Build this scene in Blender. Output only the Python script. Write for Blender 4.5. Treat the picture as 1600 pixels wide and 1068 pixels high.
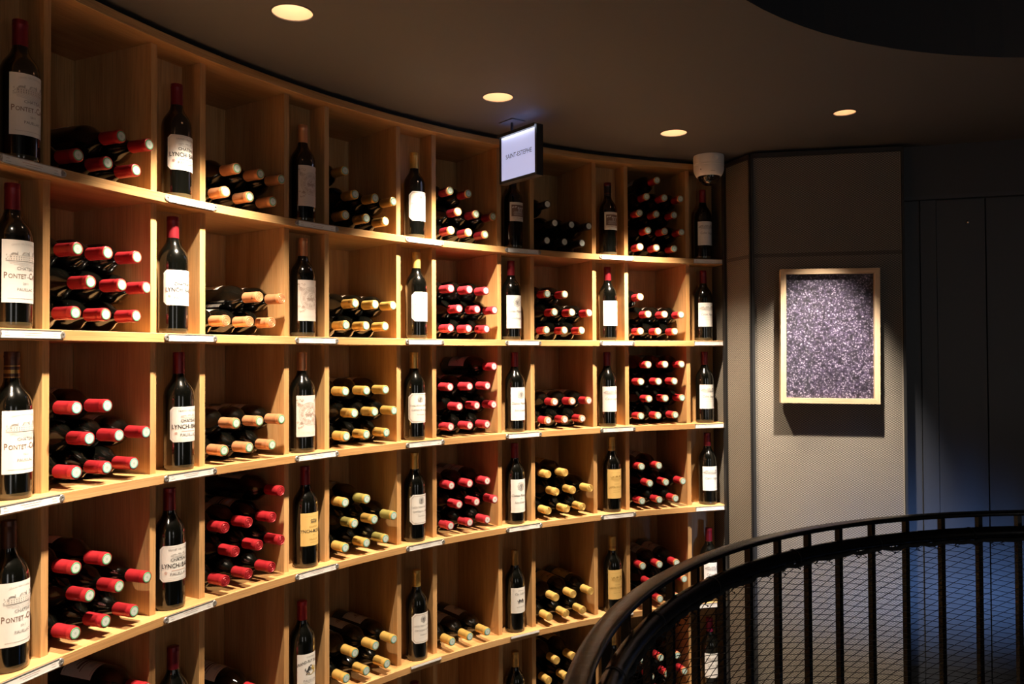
import bpy, bmesh, math, random
from math import sin, cos, pi, radians, atan2, hypot
from mathutils import Matrix, Vector

random.seed(7)
for o in list(bpy.data.objects):
    bpy.data.objects.remove(o)
scene = bpy.context.scene
COL = scene.collection

# ---------------------------------------------------------------- camera
EYE = 1.55                                   # lens height above the floor
cam_d = bpy.data.cameras.new('camera')
cam_d.sensor_width = 36.0
cam_d.lens = 36.0 * 1252.58 / 1600.0
cam_d.clip_start = 0.05
cam = bpy.data.objects.new('camera', cam_d)
COL.objects.link(cam)
cam.matrix_world = (Matrix.Translation((0, 0, EYE)) @ Matrix.Rotation(pi / 2 + 0.01736, 4, 'X')
                    @ Matrix.Rotation(-0.0047, 4, 'Z'))
scene.camera = cam

# ---------------------------------------------------------------- world, exposure
world = bpy.data.worlds.new('world')
scene.world = world
world.use_nodes = True
world.node_tree.nodes['Background'].inputs[0].default_value = (0.75, 0.85, 1.0, 1)
world.node_tree.nodes['Background'].inputs[1].default_value = 0.004
vs = scene.view_settings
vs.view_transform = 'Standard'
vs.look = 'None'
vs.gamma = 1.0
vs.use_curve_mapping = False
vs.exposure = 0.0

SPOT_W = 300.0          # downlights over the rack
PIC_W = 330.0           # downlight over the picture
FILL_W = 6.0           # power of each added fill light
WARM = (1.0, 0.81, 0.60)
BLUE_W = 1500.0          # cool light in the stairwell

# ---------------------------------------------------------------- measured layout (metres)
CX, CY, R = 1.56256, 0.8976, 2.7104          # rack circle (front edge of the shelves)
REC, DEP, NARROW = 0.035, 0.326, 0.108       # divider set-back, depth of wide bays, depth of display bays
A0, AN, AW, TH, BT = 2.81364, 0.05787, 0.11044, 0.0185, 0.024
CEIL = EYE + 0.852
TOPB = EYE + 0.836                           # top of the rack's top board
SH = [EYE + z for z in (0.4219, 0.0625, -0.2985, -0.6581, -1.0786, -1.475)]   # shelf tops
RC, RCY, RR = 1.5238, 0.8113, 1.467          # stair railing circle


def div_ang(i):
    return A0 - (i // 2) * (AN + AW) - (i % 2) * AW


A_END = div_ang(11) - AN
A_START = div_ang(-7)


def bay_ang(kind, n):                        # W1..W6, N0..N6
    if kind == 'W':
        return (div_ang(2 * (n - 1)) + div_ang(2 * (n - 1) + 1)) / 2
    return div_ang(2 * n - 1) - AN / 2


# stairwell light: cool lamp low in the stairwell
ld = bpy.data.lights.new('stairwell_light', 'SPOT')
ld.energy = BLUE_W
ld.color = (0.22, 0.43, 1.0)
ld.shadow_soft_size = 0.28
ld.spot_size = radians(20)
ld.spot_blend = 0.9
lo = bpy.data.objects.new('stairwell_light', ld)
COL.objects.link(lo)
lo.location = (2.60, 0.0, -0.80)
lo.rotation_euler = (Vector((1.70, 3.25, EYE - 1.12)) - lo.location).to_track_quat('-Z', 'Y').to_euler()

# added fill lights, unseen behind the camera, standing in for the room's other lighting
for nm0, loc0, sz0_, w0 in (('room_fill', (3.6, -1.5, 1.25), (0.5, 1.9), FILL_W), ('room_fill', (0.9, -1.9, 1.25), (0.5, 1.9), FILL_W)):
    ld = bpy.data.lights.new(nm0, 'AREA')
    ld.shape = 'RECTANGLE'
    ld.size, ld.size_y = sz0_
    ld.energy = w0
    ld.color = (1.0, 0.94, 0.88)
    lo = bpy.data.objects.new(nm0, ld)
    COL.objects.link(lo)
    lo.location = loc0
    lo.rotation_euler = (Vector((-0.3, 2.4, EYE)) - lo.location).to_track_quat('-Z', 'Y').to_euler()


# ---------------------------------------------------------------- helpers
def tag(o, label=None, cat=None, group=None, kind=None):
    if label: o['label'] = label
    if cat: o['category'] = cat
    if group: o['group'] = group
    if kind: o['kind'] = kind
    return o


def empty(name, loc=(0, 0, 0), rz=0.0, mat=None):
    o = bpy.data.objects.new(name, None)
    o.empty_display_size = 0.05
    COL.objects.link(o)
    if mat is not None:
        o.matrix_world = mat
    else:
        o.location = loc
        o.rotation_euler = (0, 0, rz)
    return o


def obj(name, me, parent=None, loc=None, rot=None):
    o = bpy.data.objects.new(name, me)
    COL.objects.link(o)
    if parent: o.parent = parent
    if loc: o.location = loc
    if rot: o.rotation_euler = rot
    return o


class MB:
    def __init__(s):
        s.v, s.f, s.m, s.uv = [], [], [], []

    def add(s, verts, faces, mi=0, uv=None):
        b = len(s.v)
        s.v += [tuple(p) for p in verts]
        s.uv += list(uv) if uv else [(p[0] + p[1], p[2]) for p in verts]
        s.f += [tuple(b + i for i in f) for f in faces]
        s.m += list(mi) if isinstance(mi, (list, tuple)) else [mi] * len(faces)
        return s

    def box(s, x0, x1, y0, y1, z0, z1, mi=0, grain='x', ch=0.0):
        vs_ = [(x, y, z) for x in (x0, x1) for y in (y0, y1) for z in (z0, z1)]
        fs = [(0, 1, 3, 2), (4, 6, 7, 5), (0, 4, 5, 1), (2, 3, 7, 6), (0, 2, 6, 4), (1, 5, 7, 3)]
        g = {'x': 0, 'y': 1, 'z': 2}[grain]
        o = [k for k in (0, 1, 2) if k != g]
        uv = [(p[g], p[o[0]] + p[o[1]] * 1.003) for p in vs_]
        return s.add(vs_, fs, mi, uv)

    def lathe(s, prof, n=24, mi=0, fn=None):
        vs_, fs, ms = [], [], []
        idx = []
        for (r, z) in prof:
            if r < 1e-6:
                idx.append([len(vs_)]); vs_.append((0, 0, z))
            else:
                idx.append(list(range(len(vs_), len(vs_) + n)))
                for k in range(n):
                    a = 2 * pi * k / n
                    vs_.append((r * cos(a), r * sin(a), z))
        for j in range(len(prof) - 1):
            a, b = idx[j], idx[j + 1]
            mm = fn(j, prof) if fn else mi
            for k in range(n):
                k2 = (k + 1) % n
                if len(a) == 1 and len(b) == 1: continue
                if len(a) == 1: fs.append((a[0], b[k2], b[k]))
                elif len(b) == 1: fs.append((a[k], a[k2], b[0]))
                else: fs.append((a[k], a[k2], b[k2], b[k]))
                ms.append(mm)
        return s.add(vs_, fs, ms)

    def tube(s, pts, r, n=6, mi=0, closed=False, cap=True):
        """round bar through a polyline"""
        P = [Vector(p) for p in pts]
        vs_, fs = [], []
        N = len(P)
        up = Vector((0, 0, 1))
        for i, p in enumerate(P):
            a = P[(i - 1) % N] if (i > 0 or closed) else p
            b = P[(i + 1) % N] if (i < N - 1 or closed) else p
            t = (b - a).normalized()
            u = up if abs(t.z) < 0.95 else Vector((1, 0, 0))
            x = t.cross(u).normalized()
            y = x.cross(t)
            for k in range(n):
                an = 2 * pi * k / n
                vs_.append(p + (x * cos(an) + y * sin(an)) * r)
        for i in range(N if closed else N - 1):
            j = (i + 1) % N
            for k in range(n):
                k2 = (k + 1) % n
                fs.append((i * n + k, i * n + k2, j * n + k2, j * n + k))
        if cap and not closed:
            fs.append(tuple(range(n))[::-1])
            fs.append(tuple((N - 1) * n + k for k in range(n)))
        return s.add(vs_, fs, mi)

    def mesh(s, name, mats, smooth=False, uv=False, angle=None):
        me = bpy.data.meshes.new(name)
        me.from_pydata(s.v, [], s.f)
        if not isinstance(mats, (list, tuple)): mats = [mats]
        for m in mats: me.materials.append(m)
        me.polygons.foreach_set('material_index', s.m)
        if smooth:
            me.polygons.foreach_set('use_smooth', [True] * len(s.f))
            if angle:
                me.set_sharp_from_angle(angle=radians(angle))
        if uv:
            l = me.uv_layers.new(name='UVMap')
            for p in me.polygons:
                for li in p.loop_indices:
                    l.data[li].uv = s.uv[me.loops[li].vertex_index]
        me.update()
        return me

    def build(s, name, mats, parent=None, smooth=False, uv=False, loc=None, rot=None, angle=None):
        return obj(name, s.mesh(name, mats, smooth, uv, angle), parent, loc, rot)


# ---------------------------------------------------------------- materials
def new_mat(name):
    m = bpy.data.materials.new(name)
    m.use_nodes = True
    nt = m.node_tree
    return m, nt, nt.nodes['Principled BSDF'], nt.nodes, nt.links


def plain(name, col, rough=0.5, metal=0.0, spec=0.5, coat=0.0, noise=0.0, nscale=30.0, bump=0.0):
    m, nt, b, N, L = new_mat(name)
    b.inputs['Base Color'].default_value = (*col, 1)
    b.inputs['Roughness'].default_value = rough
    b.inputs['Metallic'].default_value = metal
    b.inputs['Specular IOR Level'].default_value = spec
    b.inputs['Coat Weight'].default_value = coat
    b.inputs['Coat Roughness'].default_value = 0.05
    if noise or bump:
        tc = N.new('ShaderNodeTexCoord')
        nz = N.new('ShaderNodeTexNoise')
        nz.inputs['Scale'].default_value = nscale
        nz.inputs['Detail'].default_value = 4
        L.new(tc.outputs['Object'], nz.inputs['Vector'])
        if noise:
            mx = N.new('ShaderNodeMix'); mx.data_type = 'RGBA'
            mx.inputs[6].default_value = (*[c * (1 - noise) for c in col], 1)
            mx.inputs[7].default_value = (*[min(1, c * (1 + noise)) for c in col], 1)
            L.new(nz.outputs['Fac'], mx.inputs[0])
            L.new(mx.outputs[2], b.inputs['Base Color'])
        if bump:
            bp = N.new('ShaderNodeBump')
            bp.inputs['Strength'].default_value = bump
            bp.inputs['Distance'].default_value = 0.002
            L.new(nz.outputs['Fac'], bp.inputs['Height'])
            L.new(bp.outputs[0], b.inputs['Normal'])
    return m


def emit(name, col, st):
    m, nt, b, N, L = new_mat(name)
    b.inputs['Base Color'].default_value = (0.02, 0.02, 0.02, 1)
    b.inputs['Emission Color'].default_value = (*col, 1)
    b.inputs['Emission Strength'].default_value = st
    return m


def wood(name, dark, mid, light, rough=0.42):
    m, nt, b, N, L = new_mat(name)
    uv = N.new('ShaderNodeUVMap')
    oi = N.new('ShaderNodeObjectInfo')
    mul = N.new('ShaderNodeMath'); mul.operation = 'MULTIPLY'; mul.inputs[1].default_value = 37.0
    L.new(oi.outputs['Random'], mul.inputs[0])
    cmb = N.new('ShaderNodeCombineXYZ')
    L.new(mul.outputs[0], cmb.inputs[0]); L.new(mul.outputs[0], cmb.inputs[1])
    va = N.new('ShaderNodeVectorMath'); va.operation = 'ADD'
    L.new(uv.outputs[0], va.inputs[0]); L.new(cmb.outputs[0], va.inputs[1])

    def noise(sx, sy, detail, dist=0.0):
        mp = N.new('ShaderNodeMapping'); mp.inputs['Scale'].default_value = (sx, sy, 1)
        L.new(va.outputs[0], mp.inputs['Vector'])
        n = N.new('ShaderNodeTexNoise'); n.inputs['Scale'].default_value = 1.0
        n.inputs['Detail'].default_value = detail
        n.inputs['Distortion'].default_value = dist
        L.new(mp.outputs[0], n.inputs['Vector'])
        return n
    n1 = noise(2.2, 26, 5, 0.6)
    n2 = noise(9, 330, 3)
    n3 = noise(1.3, 5, 2, 1.2)
    a = N.new('ShaderNodeMix'); a.data_type = 'FLOAT'; a.inputs[0].default_value = 0.45
    L.new(n1.outputs['Fac'], a.inputs[2]); L.new(n3.outputs['Fac'], a.inputs[3])
    cr = N.new('ShaderNodeValToRGB')
    e = cr.color_ramp.elements
    e[0].position, e[0].color = 0.33, (*dark, 1)
    e[1].position, e[1].color = 0.68, (*light, 1)
    k = cr.color_ramp.elements.new(0.5); k.color = (*mid, 1)
    L.new(a.outputs[0], cr.inputs[0])
    mr = N.new('ShaderNodeMapRange')
    mr.inputs[1].default_value, mr.inputs[2].default_value = 0.3, 0.55
    mr.inputs[3].default_value, mr.inputs[4].default_value = 0.72, 1.0
    L.new(n2.outputs['Fac'], mr.inputs[0])
    mx = N.new('ShaderNodeMix'); mx.data_type = 'RGBA'; mx.blend_type = 'MULTIPLY'; mx.inputs[0].default_value = 1
    L.new(cr.outputs[0], mx.inputs[6]); L.new(mr.outputs[0], mx.inputs[7])
    hv = N.new('ShaderNodeHueSaturation')
    r2 = N.new('ShaderNodeMapRange'); r2.inputs[3].default_value, r2.inputs[4].default_value = 0.86, 1.1
    L.new(oi.outputs['Random'], r2.inputs[0]); L.new(r2.outputs[0], hv.inputs['Value'])
    L.new(mx.outputs[2], hv.inputs['Color'])
    L.new(hv.outputs[0], b.inputs['Base Color'])
    bp = N.new('ShaderNodeBump'); bp.inputs['Strength'].default_value = 0.12; bp.inputs['Distance'].default_value = 0.001
    L.new(n2.outputs['Fac'], bp.inputs['Height']); L.new(bp.outputs[0], b.inputs['Normal'])
    b.inputs['Roughness'].default_value = rough
    b.inputs['Specular IOR Level'].default_value = 0.35
    return m


OAK = wood('oak', (0.43, 0.220, 0.078), (0.56, 0.314, 0.128), (0.64, 0.392, 0.180))
PALE = wood('pale_frame_wood', (0.55, 0.38, 0.22), (0.64, 0.46, 0.29), (0.70, 0.53, 0.36))
CEILM = plain('ceiling_paint', (0.072, 0.074, 0.079), 0.7, noise=0.06, nscale=3)
BLACKP = plain('black_paint', (0.012, 0.012, 0.013), 0.6)
WALLD = plain('dark_wall', (0.035, 0.036, 0.042), 0.5, noise=0.1, nscale=2)
DOORM = plain('door_lacquer', (0.04, 0.043, 0.052), 0.5, noise=0.08, nscale=2)
FLOORM = plain('floor_stone', (0.05, 0.046, 0.042), 0.55, noise=0.3, nscale=6)
IRON = plain('black_iron', (0.0045, 0.004, 0.0038), 0.27, metal=0.0, spec=0.34, noise=0.3, nscale=60, bump=0.25)
ROPE = plain('black_cord', (0.006, 0.006, 0.006), 0.8)
MESHM = plain('mesh_metal', (0.022, 0.02, 0.018), 0.55)
BACKM = plain('mesh_backing', (0.31, 0.272, 0.222), 0.7, noise=0.05, nscale=8)
BACKD = plain('mesh_backing_joint', (0.16, 0.14, 0.12), 0.7)
WHITEP = plain('white_plastic', (0.74, 0.72, 0.71), 0.35)
STEEL = plain('tag_metal', (0.45, 0.43, 0.41), 0.4, metal=0.7)
CARD = plain('white_card', (0.80, 0.79, 0.77), 0.5)
GLASS = plain('dark_bottle_glass', (0.0016, 0.0017, 0.0012), 0.14, spec=0.6, coat=0.6)
FOOT = plain('olive_glass_base', (0.055, 0.043, 0.022), 0.12, spec=0.6)
SCREEN = emit('lit_sign', (0.60, 0.64, 1.0), 0.66)
SCREEN.node_tree.nodes['Principled BSDF'].inputs['Base Color'].default_value = (0.3, 0.3, 0.36, 1)
LAMPE = emit('lamp_glow', (1.0, 0.66, 0.42), 9.0)
CUP = plain('lamp_reflector', (0.9, 0.68, 0.52), 0.35)


def ink(name, c): return plain('ink_' + name, c, 0.6)


INK = {'black': ink('black', (0.03, 0.028, 0.028)), 'grey': ink('grey', (0.22, 0.21, 0.21)),
       'brown': ink('brown', (0.20, 0.12, 0.09)), 'red': ink('red', (0.45, 0.16, 0.10)),
       'gold': ink('gold', (0.50, 0.36, 0.08)), 'pale': ink('pale', (0.55, 0.52, 0.5)),
       'yellowbrown': ink('yellowbrown', (0.42, 0.25, 0.06)), 'soft': ink('soft', (0.36, 0.27, 0.22)), 'cream': ink('cream', (0.7, 0.66, 0.62))}
LAB = {'white': plain('paper_white', (0.80, 0.78, 0.75), 0.55), 'ivory': plain('paper_ivory', (0.74, 0.67, 0.58), 0.55),
       'yellow': plain('paper_yellow', (0.72, 0.49, 0.17), 0.5), 'pink': plain('paper_pinkish', (0.68, 0.60, 0.55), 0.55),
       'kraft': plain('paper_tan', (0.46, 0.33, 0.2), 0.6)}


def foil(name, c, rough=0.34, metal=0.35):
    return plain('foil_' + name, c, rough, metal=metal, spec=0.5, noise=0.12, nscale=120)


FO = {'red': foil('red', (0.42, 0.022, 0.03)), 'darkred': foil('darkred', (0.17, 0.008, 0.018)),
      'wine': foil('wine', (0.2, 0.012, 0.02)), 'copper': foil('copper', (0.70, 0.32, 0.15), 0.34, 0.5),
      'gold': foil('gold', (0.76, 0.48, 0.13), 0.32, 0.55), 'bronze': foil('bronze', (0.52, 0.30, 0.09), 0.32, 0.6),
      'olive': foil('olive', (0.42, 0.37, 0.11), 0.32, 0.5), 'yellow': foil('yellow', (0.66, 0.42, 0.12), 0.4, 0.35),
      'black': foil('black', (0.02, 0.014, 0.014)), 'brown': foil('brown', (0.09, 0.035, 0.022)),
      'rose': foil('rose', (0.50, 0.035, 0.05)), 'magenta': foil('magenta', (0.22, 0.01, 0.05))}
SEAL_W = plain('seal_white', (0.58, 0.64, 0.60), 0.45, noise=0.3, nscale=420)
SEAL_G = plain('seal_green', (0.10, 0.38, 0.17), 0.45)
SEAL_T = plain('seal_teal', (0.12, 0.42, 0.36), 0.45)
SEAL_M = plain('seal_figure', (0.42, 0.52, 0.47), 0.45)
SEAL_P = plain('seal_rose', (0.6, 0.25, 0.26), 0.45)


# ---------------------------------------------------------------- room shell
def polar(r, a, z, c=(CX, CY)):
    return (c[0] + r * cos(a), c[1] + r * sin(a), z)


SOF = (1.507, 0.95, 1.346)                    # round opening over the stair
mb = MB()
n = 96
for k in range(n):
    a, b2 = 2 * pi * k / n, 2 * pi * (k + 1) / n
for k in range(n):
    a = 2 * pi * k / n
    mb.add([(SOF[0] + SOF[2] * cos(a), SOF[1] + SOF[2] * sin(a), CEIL)], [])
for k in range(n):
    a = 2 * pi * k / n
    mb.add([(SOF[0] + 4.4 * cos(a), SOF[1] + 4.4 * sin(a), CEIL)], [])
for k in range(n):
    k2 = (k + 1) % n
    mb.f.append((k, k2, n + k2, n + k)); mb.m.append(0)
ceiling = mb.build('ceiling', CEILM)

RL = 2.362
LAMPS = [(polar(RL, a, 0)[:2], 0.05) for a in (3.345, 3.006, 2.669, 2.318, 1.979)]
LAMPS.append(((1.178, 2.815), 0.0375))
cut = MB()
for (x, y), rr in LAMPS:
    c = MB().lathe([(0, -0.06), (rr, -0.06), (rr, 0.06), (0, 0.06)], 40)
    cut.add([(p[0] + x, p[1] + y, p[2] + CEIL) for p in c.v], c.f)
cutter = cut.build('cutter', CEILM)
bm_ = ceiling.modifiers.new('holes', 'BOOLEAN')
bm_.object = cutter; bm_.operation = 'DIFFERENCE'; bm_.solver = 'EXACT'
bpy.context.view_layer.update()
dg = bpy.context.evaluated_depsgraph_get()
nm = bpy.data.meshes.new_from_object(ceiling.evaluated_get(dg))
if len(nm.polygons) > 50:
    ceiling.modifiers.clear(); ceiling.data = nm
else:
    ceiling.modifiers.clear()
bpy.data.objects.remove(cutter)
tag(ceiling, 'dark brown painted ceiling with recessed downlights', 'ceiling', kind='structure')

mb = MB()
for k in range(n):
    a = 2 * pi * k / n
    for z in (CEIL, CEIL + 0.7):
        mb.add([(SOF[0] + SOF[2] * cos(a), SOF[1] + SOF[2] * sin(a), z)], [])
for k in range(n):
    i, j = 2 * k, 2 * ((k + 1) % n)
    mb.f.append((i, i + 1, j + 1, j)); mb.m.append(0)
mb.f.append(tuple(2 * k + 1 for k in range(n))); mb.m.append(0)
tag(mb.build('ceiling_opening', WALLD), 'dark round opening in the ceiling above the stair', 'ceiling opening', kind='structure')

mb = MB()
for rr in (RR - 0.045, 4.4):
    for k in range(n):
        a = 2 * pi * k / n
        mb.add([(RC + rr * cos(a), RCY + rr * sin(a), 0)], [])
for k in range(n):
    k2 = (k + 1) % n
    mb.f.append((k, n + k, n + k2, k2)); mb.m.append(0)
tag(mb.build('floor', FLOORM), 'dark stone floor around the round stairwell', 'floor', kind='structure')
mb = MB()
for k in range(n):
    a = 2 * pi * k / n
    for z in (0.0, -2.6):
        mb.add([(RC + (RR - 0.045) * cos(a), RCY + (RR - 0.045) * sin(a), z)], [])
for k in range(n):
    i, j = 2 * k, 2 * ((k + 1) % n)
    mb.f.append((i, j, j + 1, i + 1)); mb.m.append(0)
mb.f.append(tuple(2 * k + 1 for k in range(n))); mb.m.append(0)
tag(mb.build('stairwell_shaft', WALLD), 'dark round shaft of the stairwell below the railing', 'stairwell', kind='structure')

mb = MB()                                     # rest of the round room, out of the picture
aa = [-2.95 + k * (0.62 + 2.95) / 60 for k in range(61)]
for a in aa:
    mb.add([polar(3.25, a, 0), polar(3.25, a, CEIL)], [])
for k in range(60):
    mb.f.append((2 * k, 2 * k + 1, 2 * k + 3, 2 * k + 2)); mb.m.append(0)
tag(mb.build('wall_front', WALLD), 'dark curved wall on the side away from the wine rack', 'wall', kind='structure')

# ---- door wall
D0, D1 = Vector((1.616, 3.292, 0)), Vector((2.039, 3.172, 0))
td = (D1 - D0).normalized()
door_m = Matrix.Translation(D0) @ Matrix.Rotation(atan2(td.y, td.x), 4, 'Z')   # x along the wall, -y toward the room
HEAD = EYE + 0.642
w = empty('wall_back', mat=door_m)
tag(w, 'dark wall above and beside the door panels', 'wall', kind='structure')
MB().box(-0.25, 2.6, 0.0, 0.06, HEAD, CEIL).build('header', WALLD, w)
MB().box(-0.25, 2.6, 0.025, 0.06, 0, HEAD).build('door_recess', BLACKP, w)
MB().box(-0.06, 2.6, -0.006, 0.0, HEAD - 0.012, HEAD + 0.004).build('head_trim', DOORM, w)
dr = empty('door_1', mat=door_m)
tag(dr, 'dark blue-grey flush door leaf beside the mesh panel', 'door', kind='structure')
MB().box(-0.05, 0.060, 0.012, 0.03, 0, HEAD - 0.014).build('door_jamb', DOORM, dr)
MB().box(0.062, 0.120, 0.004, 0.03, 0, HEAD - 0.014).build('door_stile', DOORM, dr)
MB().box(0.1225, 0.2985, 0.008, 0.03, 0.01, HEAD - 0.016).build('door_panel', DOORM, dr)
MB().lathe([(0, -0.010), (0.004, -0.009), (0.007, -0.004), (0.008, 0.0)], 16).build(
    'door_knob', STEEL, dr, smooth=True, loc=(0.237, 0.006, EYE + 0.531), rot=(-pi / 2, 0, 0))
dr2 = empty('door_2', mat=door_m)
tag(dr2, 'dark flush door leaf right of the dark vertical seam', 'door', kind='structure')
MB().box(0.3035, 0.98, 0.008, 0.03, 0.01, HEAD - 0.016).build('door_panel', DOORM, dr2)
MB().box(0.985, 2.6, 0.006, 0.03, 0, HEAD - 0.014).build('door_jamb', DOORM, dr2)

# ---- mesh-clad panels at the end of the rack
P0 = Vector(polar(R - 0.004, A_END, 0)); P1 = Vector((1.001, 3.342, 0)); P2 = Vector((1.587, 3.231, 0))
PB = Vector(polar(R + 0.34, A_END, 0))
HP = CEIL - 0.012


def zigzag_mesh(w, z0, z1, px=0.0138, pz=0.0095, sw=0.0019):
    """expanded-metal sheet: zigzag strands that meet at their points"""
    m = MB()
    nx = int(w / (px / 2))
    rows = int((z1 - z0) / (pz / 2))
    hz = pz / 4
    vs_, fs = [], []
    for r_ in range(rows):
        zc = z0 + (r_ + 0.5) * pz / 2
        b = len(vs_)
        for i in range(nx + 1):
            s_ = 1 if (i + r_) % 2 == 0 else -1
            x = min(w, i * px / 2)
            zz = zc + s_ * hz
            vs_.append((x, 0.0, zz - sw * 0.5)); vs_.append((x, -0.0006, zz + sw * 0.5))
        for i in range(nx):
            fs.append((b + 2 * i, b + 2 * i + 2, b + 2 * i + 3, b + 2 * i + 1))
    m.add(vs_, fs)
    return m


def mesh_panel(name, A, B, label, ext=0.0):
    d = (B - A); L_ = d.length
    M = Matrix.Translation(A) @ Matrix.Rotation(atan2(d.y, d.x), 4, 'Z')
    e = empty(name, mat=M)
    tag(e, label, 'wall panel', kind='structure')
    MB().box(0.0, L_, 0.006, 0.03, 0.0, HP).build('backing_board', BACKM, e)
    g = zigzag_mesh(L_ - 0.02, 0.02, HP - 0.014)
    g.build('metal_mesh', MESHM, e, loc=(0.01, 0.0025, 0))['kind'] = 'stuff'
    f = 0.011
    MB().box(0.0, f, -0.006, 0.006, 0, HP).build('frame_post', BLACKP, e)
    MB().box(L_ - f * 0.8, L_, -0.006, 0.006, 0, HP).build('frame_post', BLACKP, e)
    MB().box(0.0, L_, -0.006, 0.006, HP - 0.018, HP).build('frame_rail', BLACKP, e)
    MB().box(0.0, L_, 0.0046, 0.0062, EYE + 0.405, EYE + 0.421).build('frame_rail', BACKD, e)
    MB().box(0.0, L_, -0.006, 0.006, 0.0, 0.05).build('frame_rail', BLACKP, e)
    return e, M


mesh_panel('wall_right', P1, P2, 'expanded metal mesh wall panel behind the framed picture')
mesh_panel('wall_corner', P0, P1, 'narrow mesh panel between wine rack and picture wall')
mesh_panel('wall_side', PB, P0, 'mesh side panel closing the right end of the wine rack')
dv = P2 + (P2 - P1).normalized() * 0.0
q = MB()
nrm = Vector((-(P2 - P1).y, (P2 - P1).x, 0)).normalized()
q.add([(P2.x, P2.y, 0), (P2.x, P2.y, HP), tuple((P2 + nrm * 0.12)[:2]) + (HP,), tuple((P2 + nrm * 0.12)[:2]) + (0,)], [(0, 1, 2, 3)])
tag(q.build('trim_1', DOORM), 'dark return edge between mesh panel and door', 'trim', kind='structure')

# ---------------------------------------------------------------- wine rack
rack = empty('wine_rack', (CX, CY, 0))
tag(rack, 'curved oak wine rack with cubbyholes lining the round room', 'wine rack')
RT = R + DEP + 0.012


def curved_board(name, z0, z1, r0, r1, mat=OAK, a0=A_END, a1=A_START, step=0.012):
    m = MB()
    na = int((a1 - a0) / step)
    vs_, uv, fs = [], [], []
    ch = 0.0012
    prof = [(r0, z0 + ch), (r0 + ch, z0), (r1, z0), (r1, z1), (r0 + ch, z1), (r0, z1 - ch)]
    k = len(prof)
    pv = [0, .0017, r1 - r0, r1 - r0 + z1 - z0, 2 * (r1 - r0) + z1 - z0, 2 * (r1 - r0) + z1 - z0 + .0017]
    for i in range(na + 1):
        a = a0 + (a1 - a0) * i / na
        for (r_, z_), v_ in zip(prof, pv):
            vs_.append((r_ * cos(a), r_ * sin(a), z_)); uv.append((a * R, v_))
    # extra ring copy for the front strip so the grain does not smear over the seam
    for i in range(na):
        for j in range(k - 1):
            fs.append((i * k + j, i * k + j + 1, (i + 1) * k + j + 1, (i + 1) * k + j))
    m.add(vs_, fs, 0, uv)
    fr, fuv, ff = [], [], []
    for i in range(na + 1):
        a = a0 + (a1 - a0) * i / na
        fr += [(r0 * cos(a), r0 * sin(a), z1 - ch), (r0 * cos(a), r0 * sin(a), z0 + ch)]
        fuv += [(a * R + 9, z1), (a * R + 9, z0)]
    for i in range(na):
        ff.append((2 * i, 2 * i + 1, 2 * i + 3, 2 * i + 2))
    m.add(fr, ff, 0, fuv)
    m.add([vs_[j] for j in range(k)], [tuple(range(k))[::-1]], 0, [(0.3 + uv[j][1], 3 + vs_[j][2]) for j in range(k)])
    m.add([vs_[na * k + j] for j in range(k)], [tuple(range(k))], 0, [(0.7 + uv[j][1], 3 + vs_[j][2]) for j in range(k)])
    return m.build(name, OAK, rack, uv=True)


curved_board('top_board', TOPB - BT, TOPB, R, RT)
for z in SH:
    curved_board('shelf', z - BT, z, R, RT)
curved_board('plinth', 0.0, SH[-1] - BT, R + 0.04, R + 0.06)
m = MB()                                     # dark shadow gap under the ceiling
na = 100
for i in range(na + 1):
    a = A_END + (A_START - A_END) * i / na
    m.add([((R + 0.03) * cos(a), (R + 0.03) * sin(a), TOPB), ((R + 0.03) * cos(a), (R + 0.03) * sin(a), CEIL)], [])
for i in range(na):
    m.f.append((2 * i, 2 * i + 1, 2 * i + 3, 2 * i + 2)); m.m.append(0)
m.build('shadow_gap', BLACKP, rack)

ROWS = []
tops = [TOPB] + SH[:-1]
for k in range(6):
    ROWS.append((SH[k], tops[k] - BT))

for k, (z0, z1) in enumerate(ROWS):
    h = z1 - z0
    dm = MB().box(R + REC, R + DEP, -TH / 2, TH / 2, 0, h, grain='z').mesh('divider', OAK, uv=True)
    yw = (R + DEP) * math.tan(AW / 2)
    bw = MB().box(R + DEP, R + DEP + 0.01, -yw, yw, 0, h, grain='z').mesh('back_panel', OAK, uv=True)
    yn = (R + NARROW) * math.tan(AN / 2)
    bn = MB().box(R + NARROW, R + NARROW + 0.01, -yn, yn, 0, h, grain='z').mesh('back_panel', OAK, uv=True)
    for i in range(-7, 12):
        obj('divider', dm, rack, (0, 0, z0), (0, 0, div_ang(i)))
    for i in range(-7, 12):
        a, b2 = div_ang(i), (div_ang(i + 1) if i < 11 else A_END)
        obj('back_panel', bw if i % 2 == 0 else bn, rack, (0, 0, z0), (0, 0, (a + b2) / 2))

# ---------------------------------------------------------------- bottles
HB, RB = 0.313, 0.0395
gp = [(0, .007), (.028, .002), (.0355, 0), (.0382, .0025), (.0392, .009), (.0395, .014), (.0395, .06), (.0395, .12), (.0395, .186), (.0391, .196),
      (.0374, .207), (.0338, .217), (.0285, .226), (.0228, .234), (.0186, .242), (.0163, .250), (.0152, .259), (.0147, .27), (.0146, .3)]
GLASS_ME = MB().lathe(gp, 36, fn=lambda j, p: 1 if p[j][1] < .0091 else 0).mesh('bottle_glass', [GLASS, FOOT], smooth=True, angle=50)


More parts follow.
